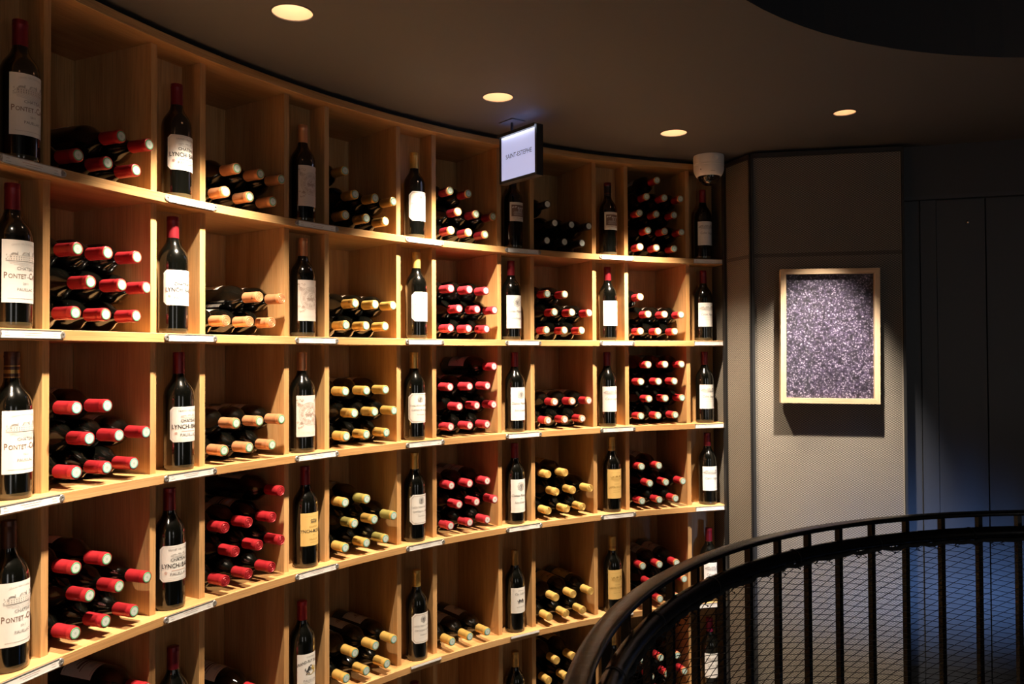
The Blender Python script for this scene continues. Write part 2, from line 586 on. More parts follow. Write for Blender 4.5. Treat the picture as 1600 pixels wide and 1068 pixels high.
def capsule_mesh(name, col, lip=None, foot=None, plain_end=False, top=None, bands=None, z0=.2525):
    pr = [(.0153, z0 - .0015), (.0157, z0), (.0157, z0 + .003), (.0155, .270), (.0154, .286), (.0153, .2995), (.0159, .3010), (.0159, .3035),
          (.0155, .3050), (.0155, .3108), (.0151, .3125), (.0140, .3132)]
    if plain_end:
        pr += [(.0126, .3132), (.0120, .3124), (.0106, .3124), (.0100, .3132), (.0065, .3132), (.006, .3125), (.0045, .3125), (.004, .3133), (0, .3133)]
    else:
        pr += [(0, .3132)]
    mats = [FO[col], FO[lip or col], FO[foot or col], FO[top or col]]

    def fn(j, p):
        z = p[j][1]
        if bands and any(lo_ <= z < hi_ for lo_, hi_ in bands): return 1
        if z < z0 + .0029 and foot: return 2
        if lip and not bands and z >= .3049: return 1
        if top and z >= .29: return 3
        return 0
    if bands:
        ex = []
        for lo_, hi_ in bands:
            ex += [(.0156, lo_), (.0156, hi_)]
        pr = sorted(pr[:5] + ex, key=lambda t: t[1]) + pr[5:]
    return MB().lathe(pr, 22, fn=fn).mesh(name, mats, smooth=True, angle=35)


def seal_mesh(ring, rw=.0122, fig=SEAL_M):
    pr = [(0, .3137), (.0030, .3137), (.0048, .3137), (.0100, .3137), (rw, .3137), (rw + .0005, .3132)]
    return MB().lathe(pr, 20, fn=lambda j, p: (1, 0, 0, 2, 2)[j]).mesh('seal', [SEAL_W, fig, ring])


KINDS = {   # capsule mesh, seal mesh, words, lying-label paper
    'red': (capsule_mesh('capsule', 'red'), seal_mesh(SEAL_G), 'red-capped', 'ivory'),
    'redteal': (capsule_mesh('capsule', 'red'), seal_mesh(SEAL_T), 'red-capped', 'ivory'),
    'copper': (capsule_mesh('capsule', 'copper', lip='copper'), seal_mesh(SEAL_G), 'copper-capped', 'ivory'),
    'copperplain': (capsule_mesh('capsule', 'copper', plain_end=True), None, 'plain copper-capped', 'ivory'),
    'redplain': (capsule_mesh('capsule', 'red', plain_end=True), None, 'embossed red-capped', 'kraft'),
    'bronze': (capsule_mesh('capsule', 'bronze', lip='gold'), seal_mesh(SEAL_T), 'bronze-capped', 'ivory'),
    'gold': (capsule_mesh('capsule', 'gold'), seal_mesh(SEAL_T), 'gold-capped', 'ivory'),
    'olive': (capsule_mesh('capsule', 'olive', lip='gold'), seal_mesh(SEAL_T), 'olive-gold-capped', 'kraft'),
    'wine': (capsule_mesh('capsule', 'wine', lip='copper'), seal_mesh(SEAL_G), 'dark-red-capped', 'ivory'),
    'rose': (capsule_mesh('capsule', 'rose'), seal_mesh(SEAL_P, .0118, SEAL_P), 'bright-red-capped', 'pink'),
    'black': (capsule_mesh('capsule', 'black'), seal_mesh(SEAL_W, .0118), 'black-capped', 'ivory'),
    'redgold': (capsule_mesh('capsule', 'red', lip='copper'), seal_mesh(SEAL_T), 'red-and-gold-capped', 'ivory'),
    'redgoldrose': (capsule_mesh('capsule', 'red', lip='copper'), seal_mesh(SEAL_P, .0116, SEAL_P), 'red-and-gold-capped', 'ivory'),
    'yellow': (capsule_mesh('capsule', 'yellow', plain_end=True), None, 'yellow-capped', 'yellow'),
}


class Ink:
    """flat print laid on a curved label; x = arc length, z = height, in metres"""
    def __init__(s):
        s.polys = []

    def rect(s, x0, z0, x1, z1, c='black'):
        nx = max(1, int(abs(x1 - x0) / .004))
        for i in range(nx):
            a, b = x0 + (x1 - x0) * i / nx, x0 + (x1 - x0) * (i + 1) / nx
            s.polys.append(([(a, z0), (b, z0), (b, z1), (a, z1)], c))
        return s

    def line(s, x0, z0, x1, z1, w=.0006, c='black'):
        L_ = hypot(x1 - x0, z1 - z0) or 1e-6
        nx, nz = -(z1 - z0) / L_ * w / 2, (x1 - x0) / L_ * w / 2
        k = max(1, int(L_ / .005))
        for i in range(k):
            a = (x0 + (x1 - x0) * i / k, z0 + (z1 - z0) * i / k)
            b = (x0 + (x1 - x0) * (i + 1) / k, z0 + (z1 - z0) * (i + 1) / k)
            s.polys.append(([(a[0] - nx, a[1] - nz), (b[0] - nx, b[1] - nz), (b[0] + nx, b[1] + nz), (a[0] + nx, a[1] + nz)], c))
        return s

    def path(s, pts, w=.0006, c='black'):
        for p, q_ in zip(pts, pts[1:]):
            s.line(*p, *q_, w, c)
        return s

    def ring(s, x, z, r0, r1, c='black', n=28, sx=1.0, a0=0, a1=2 * pi):
        for k in range(n):
            a, b = a0 + (a1 - a0) * k / n, a0 + (a1 - a0) * (k + 1) / n
            s.polys.append(([(x + sx * r0 * cos(a), z + r0 * sin(a)), (x + sx * r1 * cos(a), z + r1 * sin(a)),
                             (x + sx * r1 * cos(b), z + r1 * sin(b)), (x + sx * r0 * cos(b), z + r0 * sin(b))], c))
        return s

    def poly(s, pts, c='black'):
        s.polys.append((pts, c)); return s

    def text(s, body, x, z, size, c='black', sx=1.0, shear=0.0, arc=0.0, align='CENTER', bold=0.0):
        cu = bpy.data.curves.new('t', 'FONT')
        cu.body = body; cu.size = 1.0; cu.align_x = align; cu.resolution_u = 2
        cu.shear = shear; cu.offset = bold
        o = bpy.data.objects.new('t', cu)
        COL.objects.link(o)
        bpy.context.view_layer.update()
        me = bpy.data.meshes.new_from_object(o.evaluated_get(bpy.context.evaluated_depsgraph_get()))
        V = [v.co.copy() for v in me.vertices]
        for p in me.polygons:
            s.polys.append(([(x + V[i].x * size * sx, z + V[i].y * size - arc * (V[i].x * size * sx) ** 2) for i in p.vertices], c))
        bpy.data.objects.remove(o); bpy.data.curves.remove(cu); bpy.data.meshes.remove(me)
        return s

    def flat(s, name, off=0.0):                 # on a flat card: x, y=-off, z
        return s._mesh(name, lambda x, z: (x, -off, z))

    def curved(s, name, r):
        return s._mesh(name, lambda x, z: (r * sin(x / r), -r * cos(x / r), z))

    def _mesh(s, name, fn):
        cols = []
        m = MB()
        for pts, c in s.polys:
            if c not in cols: cols.append(c)
            m.add([fn(*p) for p in pts], [tuple(range(len(pts)))], cols.index(c))
        return m.mesh(name, [INK[c] for c in cols])


def label_mesh(z0, z1, width, paper, chamfer=0.0, r=RB + .0004, nx=20):
    m = MB()
    vs_, fs = [], []
    xs = [-width / 2 + width * i / nx for i in range(nx + 1)]
    if chamfer:
        xs = sorted(set(xs + [-width / 2 + chamfer, width / 2 - chamfer]))
    for x in xs:
        e = width / 2 - abs(x)
        c = max(0.0, chamfer - e)
        for z in (z0 + c, z1 - c):
            vs_.append((r * sin(x / r), -r * cos(x / r), z))
    for i in range(len(xs) - 1):
        fs.append((2 * i, 2 * i + 2, 2 * i + 3, 2 * i + 1))
    m.add(vs_, fs)
    return m.mesh('label', LAB[paper], smooth=True)


def chateau(I, x, z, w, h, c='grey', dense=10):
    """little engraved mansion: wings, roofs, windows, chimneys, trees and lawn hatching"""
    q = random.Random(int(w * 1e5) + dense)
    soft = 'pale' if c == 'grey' else c
    I.line(x - w / 2, z, x + w / 2, z, .0006, c)
    if c == 'grey': I.rect(x - w * .42, z, x + w * .42, z + h * .42, 'cream')
    I.line(x - w * .42, z + h * .42, x + w * .42, z + h * .42, .0005, c)
    for k in range(dense):
        px = x - w * .40 + w * .80 * (k + .5) / dense
        for f0, f1 in ((.06, .17), (.23, .34)):
            I.rect(px - w / dense * .13, z + h * f0, px + w / dense * .13, z + h * f1, c)
    for f, ww, hh in ((-.30, .18, .62), (-.02, .24, .70), (.28, .20, .80)):
        a, b = x + (f - ww / 2) * w, x + (f + ww / 2) * w
        I.poly([(a, z + h * .44), (b, z + h * .44), (b - w * .05, z + h * hh), (a + w * .05, z + h * hh)], soft)
        for t in range(3):
            zz = z + h * (.47 + (hh - .47) * t / 3)
            I.line(a + w * .02, zz, b - w * .02, zz, .0004, c)
        I.rect(b - w * .03, z + h * .5, b - w * .015, z + h * (hh + .08), c)
    for k in range(26):
        sg = -1 if k % 2 else 1
        px, pz = x + sg * w * q.uniform(.36, .5), z + h * q.uniform(.02, .5)
        b = q.uniform(0, 6.28)
        I.ring(px, pz, .0008, .0013, c, 6, a0=b, a1=b + 3.6)
    for k in range(7):
        I.line(x - w / 2 + k * w * q.uniform(.03, .07), z - h * (.07 + .065 * k), x + w / 2 - k * w * q.uniform(.02, .06), z - h * (.05 + .075 * k), .00035, c)
    return I


def crest(I, x, z, s, c='grey'):
    I.ring(x, z, s * .28, s * .36, c, 16)
    I.poly([(x - s * .2, z + s * .2), (x + s * .2, z + s * .2), (x + s * .18, z - s * .1), (x, z - s * .28), (x - s * .18, z - s * .1)], c)
    for k in range(5):
        a = pi * (.15 + .175 * k)
        I.line(x + s * .34 * cos(a), z + s * .3 + s * .1 * sin(a), x + s * .5 * cos(a), z + s * .3 + s * .3 * sin(a), s * .06, c)
    for sg in (-1, 1):
        I.path([(x + sg * s * .38, z + s * .3), (x + sg * s * .55, z + s * .1), (x + sg * s * .42, z - s * .1), (x + sg * s * .5, z - s * .3), (x + sg * s * .2, z - s * .42), (x, z - s * .55)], s * .06, c)
    return I


def beast(I, x, z, s, sg, c):
    """small rampant animal in silhouette"""
    P = lambda a, b: (x + sg * a * s, z + b * s)
    I.poly([P(-.25, -.1), P(.05, -.2), P(.25, .3), P(.05, .4)], c)
    I.poly([P(.02, .36), P(.28, .28), P(.42, .5), P(.3, .66), P(.08, .6)], c)
    for q_ in ([(.2, .25), (.5, .35), (.55, .25)], [(.1, .1), (.4, .05), (.5, .15)], [(-.2, -.1), (-.1, -.4), (-.3, -.55)], [(0, -.15), (.25, -.35), (.15, -.55)], [(-.22, 0), (-.45, .15), (-.35, .4)]):
        I.path([P(*t) for t in q_], s * .12, c)
    return I


RI = RB + .0009
rnd = random.Random(3)


def L_pontet():
    I = Ink()
    I.text('GRAND VIN DE BORDEAUX', 0, .178, .0058, 'pale', .8, arc=4)
    chateau(I, 0.002, .144, .084, .027, 'grey', 14)
    I.text('CHATEAU', 0.002, .1245, .0092, 'grey', bold=.008)
    for t, x, sz in (('P', -.0440, .0185), ('ONTET', -.0350, .0135), ('-', .0030, .0135), ('C', .0072, .0185), ('ANET', .0178, .0135)):
        I.text(t, x, .1065, sz, 'brown', .80, bold=.008, align='LEFT')
    I.text('2011', 0, .0935, .0066, 'grey'); I.text('PAUILLAC', 0, .0805, .0084, 'grey', bold=.005)
    I.line(-.036, .064, .036, .064, .0009, 'pale')
    return label_mesh(.055, .188, .094, 'white'), I.curved('lettering', RI)


def L_bages():
    I = Ink()
    w, z0, z1, c = .047, .0785, .1645, .007
    I.path([(-w + c, z0), (w - c, z0), (w, z0 + c), (w, z1 - c), (w - c, z1), (-w + c, z1), (-w, z1 - c), (-w, z0 + c), (-w + c, z0)], .0006, 'pale')
    I.text('GRAND CRU CLASSE', 0, .1555, .0064, 'grey')
    chateau(I, 0, .140, .046, .010, 'pale', 9)
    I.text('CHATEAU', 0.0, .1275, .0108, 'black', 1.0, bold=.014)
    I.text('LYNCH', -.0245, .1105, .0158, 'black', .86, bold=.014); I.ring(.0005, .116, .001, .0042, 'pale', 8)
    I.text('BAGES', .0255, .1105, .0158, 'black', .86, bold=.014)
    I.line(-.022, .1035, .022, .1035, .0008, 'red'); I.text('PAUILLAC', 0, .0905, .0105, 'grey', 1.1, bold=.01)
    I.ring(-.036, .0985, .0028, .0036, 'red', 14); I.rect(-.0368, .097, -.0352, .1, 'red')
    I.line(-.03, .084, .03, .084, .0005, 'pale')
    return label_mesh(.075, .168, .103, 'white', .0085), I.curved('lettering', RI)


def L_medal():
    I = Ink()
    x, z = 0, .121
    for r0, r1 in ((.0345, .0355), (.0305, .0313), (.0205, .0214)):
        I.ring(x, z, r0, r1, 'soft', 36)
    for k in range(44):
        a = 2 * pi * k / 44
        I.line(x + .0228 * cos(a), z + .0228 * sin(a), x + .0286 * cos(a), z + .0286 * sin(a), .0019 if k % 5 else .0006, 'soft')
    for k in range(46):
        a, r_ = rnd.uniform(0, 2 * pi), rnd.uniform(.002, .018)
        px, pz = x + r_ * cos(a), z + r_ * sin(a)
        b = rnd.uniform(0, 2 * pi)
        I.ring(px, pz, .0017, .0027, 'soft', 7, a0=b, a1=b + 4)
    I.rect(-.017, .1185, .017, .1205, 'soft')
    for sx in (-1, 1):
        for sz in (-1, 1):
            for k in range(16):
                px, pz = sx * rnd.uniform(.022, .042), z + sz * rnd.uniform(.022, .045)
                if hypot(px, pz - z) < .035: continue
                b = rnd.uniform(0, 2 * pi)
                I.ring(px, pz, .0018, .0029, 'soft', 7, a0=b, a1=b + 4.2)
    I.line(-.03, .064, .03, .064, .0006, 'pale'); I.line(-.024, .059, .024, .059, .0006, 'pale')
    return label_mesh(.050, .178, .086, 'pink'), I.curved('lettering', RI)


def L_moussas():
    I = Ink()
    I.line(-.03, .160, .03, .160, .0005, 'yellowbrown')
    for k in range(5):
        I.rect(-.011 + k * .0046, .1405, -.011 + k * .0046 + .003, .146, 'black')
    I.poly([(-.013, .147), (.012, .147), (.009, .151), (.004, .149), (0, .153), (-.004, .149), (-.009, .151)], 'black')
    I.line(-.013, .1385, .013, .1385, .0006, 'yellowbrown')
    I.text('CHATEAU', 0, .126, .0075, 'yellowbrown'); I.text('LYNCH-MOUSSAS', 0, .110, .0145, 'black', .86, bold=.006)
    I.text('2012', 0, .101, .0048, 'yellowbrown'); I.text('PAUILLAC', 0, .0875, .0066, 'yellowbrown', 1.1); I.text('GRAND CRU', 0, .078, .0045, 'yellowbrown')
    return label_mesh(.069, .171, .088, 'yellow'), I.curved('lettering', RI)


def L_ducasse():
    I = Ink()
    I.text('CHATEAU', 0, .146, .0066, 'grey'); I.text('GRAND-PUY DUCASSE', 0, .1315, .0120, 'black', .80, arc=6, bold=.008)
    beast(I, -.011, .106, .021, 1, 'black'); beast(I, .013, .106, .021, -1, 'gold')
    I.poly([(-.003, .119), (.003, .119), (.0045, .124), (.0015, .121), (0, .125), (-.0015, .121), (-.0045, .124)], 'black')
    I.path([(-.016, .098), (0, .093), (.016, .098)], .0018, 'gold')
    I.line(-.02, .085, .02, .085, .0006, 'pale'); I.text('PAUILLAC', 0, .073, .0095, 'grey', 1.2); I.line(-.022, .0695, .022, .0695, .0006, 'brown')
    I.text('2012', 0, .0605, .0055, 'pale'); I.text('MIS EN BOUTEILLE', 0, .042, .0048, 'pale')
    return label_mesh(.030, .158, .088, 'white'), I.curved('lettering', RI)


def L_comtesse():
    I = Ink()
    w, z0, z1, c = .040, .0675, .1625, .010
    I.path([(-w + c, z0), (w - c, z0), (w, z0 + c), (w, z1 - c), (w - c, z1), (-w + c, z1), (-w, z1 - c), (-w, z0 + c), (-w + c, z0)], .0012, 'soft')
    crest(I, 0.0, .146, .021, 'grey')
    I.text('CHATEAU PICHON LONGUEVILLE', 0, .1205, .0085, 'grey', .58, bold=.0); I.text('COMTESSE DE LALANDE', 0, .105, .0090, 'grey', .70, bold=.0)
    I.line(-.025, .0985, .025, .0985, .0005, 'pale'); I.text('PAUILLAC', 0.002, .0895, .0066, 'grey', 1.1); I.line(-.02, .081, .02, .081, .0005, 'pale')
    return label_mesh(.0625, .1675, .0905, 'white', .0125), I.curved('lettering', RI)


def L_montrose():
    I = Ink()
    I.ring(0, .135, .0285, .029, 'pale', 14, a0=.9, a1=2.24)
    crest(I, 0.003, .146, .030, 'grey')
    I.text('Chateau Montrose', 0, .108, .0135, 'black', .76, shear=.35); I.text('2011', .004, .0985, .005, 'grey')
    I.text('Saint-Estephe', 0, .0815, .0115, 'grey', .85, shear=.35); I.line(-.03, .062, .03, .062, .0005, 'pale'); I.line(-.03, .056, .03, .056, .0005, 'pale')
    return label_mesh(.046, .175, .082, 'white'), I.curved('lettering', RI)


def L_cos():
    I = Ink()
    x0, x1, z0, z1 = -.029, .029, .126, .172
    I.rect(x0, z0, x1, z1, 'brown')
    J = Ink()
    for k in range(5):
        cx_ = x0 + .007 + k * .0112
        J.ring(cx_, z1 - .012 + rnd.uniform(-.003, .003), 0, .0048, 'cream', 9, a0=.3, a1=3.6)
    for k in range(7):
        z = z0 + .005 + k * .0024
        J.line(x0 + .004 + rnd.uniform(0, .01), z, x1 - .004 - rnd.uniform(0, .012), z + rnd.uniform(-.002, .003), .0008, 'cream')
    J.poly([(.000, z0 + .02), (.004, z0 + .02), (.004, z1 - .016), (.002, z1 - .008), (.000, z1 - .016)], 'cream')
    J.poly([(.011, z0 + .02), (.015, z0 + .02), (.015, z1 - .018), (.013, z1 - .011), (.011, z1 - .018)], 'cream')
    m1 = I
    I.text("COS D'ESTOURNEL", 0, .1175, .0068, 'brown', .85); I.text('SAINT-ESTEPHE', 0, .1105, .0048, 'grey')
    a = I.curved('lettering', RI)
    J2 = J.curved('engraving', RI + .0003)
    return label_mesh(.108, .183, .072, 'ivory'), a, J2


def L_segur():
    I = Ink()
    I.line(-.03, .162, .03, .162, .0005, 'pale')
    chateau(I, 0, .141, .076, .015, 'grey', 15)
    for k in range(4):
        I.ring(-.026 + k * .0175, .137, .006, .0066, 'pale', 8, a0=pi, a1=2 * pi)
    I.text('Calon Segur', .001, .112, .0150, 'grey', .85, shear=.25)
    I.line(-.02, .1035, .02, .1035, .0007, 'pale'); I.line(-.016, .0945, .016, .0945, .0007, 'pale'); I.line(-.035, .074, .035, .074, .0004, 'pale')
    return label_mesh(.0626, .168, .084, 'white'), I.curved('lettering', RI)


def L_rochet():
    I = Ink()
    I.line(-.026, .166, .026, .166, .0005, 'yellowbrown')
    chateau(I, 0, .139, .056, .019, 'yellowbrown', 10)
    I.text('CHATEAU', 0, .1165, .0055, 'yellowbrown'); I.text('LAFON ROCHET', 0, .1015, .0122, 'yellowbrown', .78, bold=.008)
    I.line(-.018, .093, .018, .093, .0006, 'yellowbrown'); I.text('SAINT-ESTEPHE', 0, .083, .005, 'yellowbrown')
    return label_mesh(.058, .180, .082, 'yellow'), I.curved('lettering', RI)


def L_labory():
    I = Ink()
    I.ring(-.030, .165, .003, .0037, 'pale', 10); I.text('Chateau', 0, .1605, .0075, 'grey', shear=.3)
    I.text('Cos Labory', 0, .1465, .0125, 'grey', .9, shear=.35)
    beast(I, -.009, .121, .014, 1, 'black'); beast(I, .011, .121, .014, -1, 'black'); I.rect(-.003, .117, .005, .127, 'grey')
    I.text('SAINT-ESTEPHE', 0.002, .098, .0055, 'grey', 1.1); I.line(-.03, .085, .03, .085, .0005, 'pale')
    return label_mesh(.076, .174, .082, 'white'), I.curved('lettering', RI)


LBL = {k: f() for k, f in dict(pontet=L_pontet, bages=L_bages, medal=L_medal, moussas=L_moussas, ducasse=L_ducasse, comtesse=L_comtesse,
                               montrose=L_montrose, cos=L_cos, segur=L_segur, rochet=L_rochet, labory=L_labory).items()}
CAPS = {'darkred': capsule_mesh('capsule', 'darkred'), 'wine': capsule_mesh('capsule', 'wine'), 'copper': capsule_mesh('capsule', 'copper'),
        'gold': capsule_mesh('capsule', 'gold', foot='bronze'), 'redgold': capsule_mesh('capsule', 'darkred', foot='copper'), 'red': capsule_mesh('capsule', 'red'),
        'black': capsule_mesh('capsule', 'black', top='darkred', bands=[(.262, .269)], lip='brown'), 'plaid': capsule_mesh('capsule', 'brown', lip='bronze', bands=[(.257, .259), (.266, .274), (.281, .283)]),
        'brown': capsule_mesh('capsule', 'brown', foot='black', lip='brown', bands=[(.262, .268)]), 'yellow': capsule_mesh('capsule', 'yellow', lip='bronze', bands=[(.264, .274)]),
        'bronze': capsule_mesh('capsule', 'bronze', foot='copper'), 'magenta': capsule_mesh('capsule', 'magenta'), 'winegold': capsule_mesh('capsule', 'darkred', foot='gold')}
ORD = ['top', 'second', 'third', 'fourth', 'fifth', 'lowest']
WORDS = {'pontet': 'bottle with mansion engraving and Pontet-Canet lettering', 'bages': 'bottle with cut-corner Lynch-Bages label',
         'medal': 'bottle with ornate round medallion label', 'moussas': 'bottle with yellow Lynch-Moussas label',
         'ducasse': 'bottle with two rampant animals on white label', 'comtesse': 'gold-capped bottle with octagonal framed white label',
         'montrose': 'bottle with crest and script on tall white label', 'cos': 'bottle with small brown engraved landscape label',
         'segur': 'bottle with mansion frieze across white label', 'rochet': 'bottle with tall yellow Lafon Rochet label',
         'labory': 'bronze-capped bottle with heraldic animals on white label'}


def standing(col, row, lab, cap, label=None, dr=0.0, turn=0.0, du=0.0):
    a = bay_ang('N', col) - du
    x, y, _ = polar(R + 0.052 + dr, a, 0)
    e = empty('wine_bottle', (x, y, SH[row]), a - pi / 2 + turn)
    t = label or (WORDS[lab] + ', standing on ' + ORD[row] + ' shelf')
    tag(e, t, 'wine bottle', 'bottles standing in the display bays')
    obj('bottle_glass', GLASS_ME, e)
    obj('capsule', CAPS[cap], e)
    if lab:
        L_ = LBL[lab]
        l = obj('label', L_[0], e)
        obj('lettering', L_[1], l)
        if len(L_) > 2: obj('engraving', L_[2], l)
    return e


jt = random.Random(11)
for row, cap in enumerate(('darkred', 'wine', 'plaid', 'brown')):
    standing(0, row, 'pontet', cap, turn=.03 * (row - 1.5), du=(0.0095, .0035, .004, .002)[row])
for row in range(4):
    standing(1, row, 'bages', 'wine' if row else 'darkred', turn=(0, .0, .02, -.03)[row], du=(.0027, -.0015, .006, -.0045)[row])
standing(1, 4, 'comtesse', 'winegold', 'bottle under the Lynch-Bages column with gold line on dark capsule')
for row in range(3):
    standing(2, row, 'medal', 'copper', turn=(.05, .02, -.05)[row], du=(-.001, -.001, -.002)[row])
standing(2, 3, 'moussas', 'wine', turn=.05, du=.0025)
standing(2, 4, 'ducasse', 'red', turn=.05, du=-.002)
for row in range(5):
    standing(3, row, 'comtesse', 'gold', turn=(0, .04, -.03, .06, .04)[row], du=(.0015, .0045, .0005, .0005, .0035)[row])
standing(3, 5, 'comtesse', 'black', 'bottle at bottom edge with only its dark capsule top showing')
standing(4, 0, 'cos', 'black', 'engraved landscape label bottle standing just below the lit sign', turn=-.02)
for row in (1, 2, 3):
    standing(4, row, 'montrose', 'wine', turn=(.0, -.03, .04, .03)[row], du=(0, -.004, .0015, .001)[row])
standing(4, 4, 'labory', 'bronze', turn=.05, du=.0)
standing(4, 5, 'labory', 'bronze', 'gold-brown capped bottle under the heraldic animals bottle, cut by bottom edge')
standing(5, 0, 'cos', 'black', 'engraved landscape label bottle standing on top shelf near dome camera')
for row in (1, 2):
    standing(5, row, 'segur', 'wine' if row == 1 else 'winegold', WORDS['segur'] + ', ' + ORD[row] + ' shelf, second column from mesh panel', du=(0, -.001, -.003)[row])
for row in (3, 4, 5):
    standing(5, row, 'rochet', 'yellow', turn=.03, du=.004)
for row in range(6):
    standing(6, row, 'segur', 'winegold' if row < 5 else 'magenta', WORDS['segur'] + ', ' + ORD[row] + ' shelf, beside mesh panel', du=(.002, .002, .003, .007, .008, .008)[row])

# ---- lying stacks.  layers listed bottom first; L = pushed left, R = pushed right
PITCH, OFF, LIFT = 0.083, 0.034, 0.0728
FULL = (0, 1, 2)
CELLS = {
    (1, 0): ('red', [FULL, (1, 2)]), (1, 1): ('red', [FULL, FULL, FULL]), (1, 2): ('redteal', [FULL, FULL, (0, 1)]),
    (1, 3): ('red', [FULL, FULL, (0, 1)]), (1, 4): ('redteal', [FULL, FULL, FULL, (2,)]),
    (2, 0): ('copper', [FULL, FULL]), (2, 1): ('copperplain', [FULL, (1, 2)]), (2, 2): ('copper', [FULL, FULL]),
    (2, 3): ('redplain', [FULL, FULL, FULL, (2,)]), (2, 4): ('redteal', [FULL, (1,)]),
    (3, 0): ('bronze', [FULL, FULL, (0,)]), (3, 1): ('gold', [FULL, FULL]), (3, 2): ('gold', [FULL, FULL, FULL]),
    (3, 3): ('gold', [FULL, FULL, (0, 1)]), (3, 4): ('gold', [FULL, FULL]),
    (4, 0): ('wine', [FULL, FULL, (0, 1)]), (4, 1): ('rose', [FULL, FULL, FULL]), (4, 2): ('rose', [FULL, FULL, FULL, (2,)]),
    (4, 3): ('rose', [FULL, FULL, FULL]), (4, 4): ('gold', [FULL]),
    (5, 0): ('black', [FULL, FULL, (0,)]), (5, 1): ('redgold', [FULL, FULL, (0, 1)]), (5, 2): ('redgoldrose', [FULL, FULL]),
    (5, 3): ('yellow', [FULL, FULL, (0, 1)]), (5, 4): ('yellow', [FULL, FULL]), (5, 5): ('yellow', [FULL, FULL, FULL, (0, 1)]),
    (6, 0): ('redgold', [FULL, FULL, FULL, FULL, (1,)]), (6, 1): ('redgold', [FULL, FULL, (0,)]), (6, 2): ('redgold', [FULL, FULL, FULL, FULL]),
    (6, 3): ('redgold', [FULL, FULL, (0, 1)]), (6, 4): ('redgold', [FULL, FULL, FULL]), (6, 5): ('redgold', [FULL, FULL, FULL]),
}
OLIVE = {(3, 3): {(0, 2), (1, 0), (1, 2), (2, 1)}}
LY_LAB = {p: label_mesh(.060, .165, .088, p, nx=14) for p in ('ivory', 'kraft', 'pink', 'yellow')}
I = Ink()
I.text('GRAND VIN', 0, .14, .008, 'brown'); I.line(-.03, .13, .03, .13, .0007, 'brown')
for k, w_ in enumerate((.03, .036, .022, .028)):
    I.line(-w_, .118 - k * .012, w_, .118 - k * .012, .0022, 'brown')
LY_INK = None
NTH = ['', 'first', 'second', 'third', 'fourth', 'fifth', 'sixth']
LAY = ['bottom', 'second', 'third', 'fourth', 'fifth']
POS = ['left-hand', 'middle', 'right-hand']
PR = []
for p in ('ivory', 'kraft', 'pink', 'yellow'):
    J = Ink()
    cc = {'ivory': 'brown', 'kraft': 'black', 'pink': 'grey', 'yellow': 'yellowbrown'}[p]
    J.rect(-.030, .118, .030, .121, cc); J.rect(-.024, .105, .024, .112, cc); J.rect(-.016, .095, .016, .098, cc)
    J.rect(-.012, .135, .012, .150, 'pale' if p != 'yellow' else 'yellowbrown'); J.line(-.036, .068, .036, .068, .001, cc); J.line(-.036, .158, .036, .158, .001, cc)
    PR.append((p, J.curved('print', RI)))
PR = dict(PR)

for (col, row), (kind, layers) in CELLS.items():
    a = bay_ang('W', col)
    inn = Vector((-cos(a), -sin(a), 0))          # toward the room
    rgt = Vector((sin(a), -cos(a), 0))           # toward picture right
    half = (R + REC) * math.tan(AW / 2) - TH / 2 - 0.0015
    for li, slots in enumerate(layers):
        for sl in slots:
            kd = kind
            if (li, sl) in OLIVE.get((col, row), ()): kd = 'olive'
            cm, sm, wd, paper = KINDS[kd]
            left = -half + RB + 0.0005
            u = left + sl * PITCH + (OFF + 0.002 if li % 2 else 0.0) + jt.uniform(-.001, .001)
            z = SH[row] + RB + 0.0003 + li * LIFT
            rb = R + DEP - 0.012 - jt.uniform(0.0, 0.006)
            base = Vector((CX, CY, 0)) - inn * rb + rgt * u + Vector((0, 0, z))
            yaw = jt.uniform(-.008, .008)
            roll = jt.uniform(-.5, .5)
            Z = (inn + rgt * yaw).normalized()
            side = Z.cross(Vector((0, 0, 1))).normalized()
            up = side.cross(Z)
            Y = -(up * cos(roll) + side * sin(roll))
            X = Y.cross(Z)
            M = Matrix(((X.x, Y.x, Z.x, base.x), (X.y, Y.y, Z.y, base.y), (X.z, Y.z, Z.z, base.z), (0, 0, 0, 1)))
            e = empty('wine_bottle', mat=M)
            tag(e, '%s bottle lying %s in %s layer, %s shelf, %s stack from left' % (wd, POS[sl], LAY[li], ORD[row], NTH[col]),
                'wine bottle', 'bottles lying in stacks in the wide bays')
            obj('bottle_glass', GLASS_ME, e)
            c = obj('capsule', cm, e)
            if sm: obj('seal', sm, c)
            l = obj('label', LY_LAB[paper], e)
            obj('lettering', PR[paper], l)

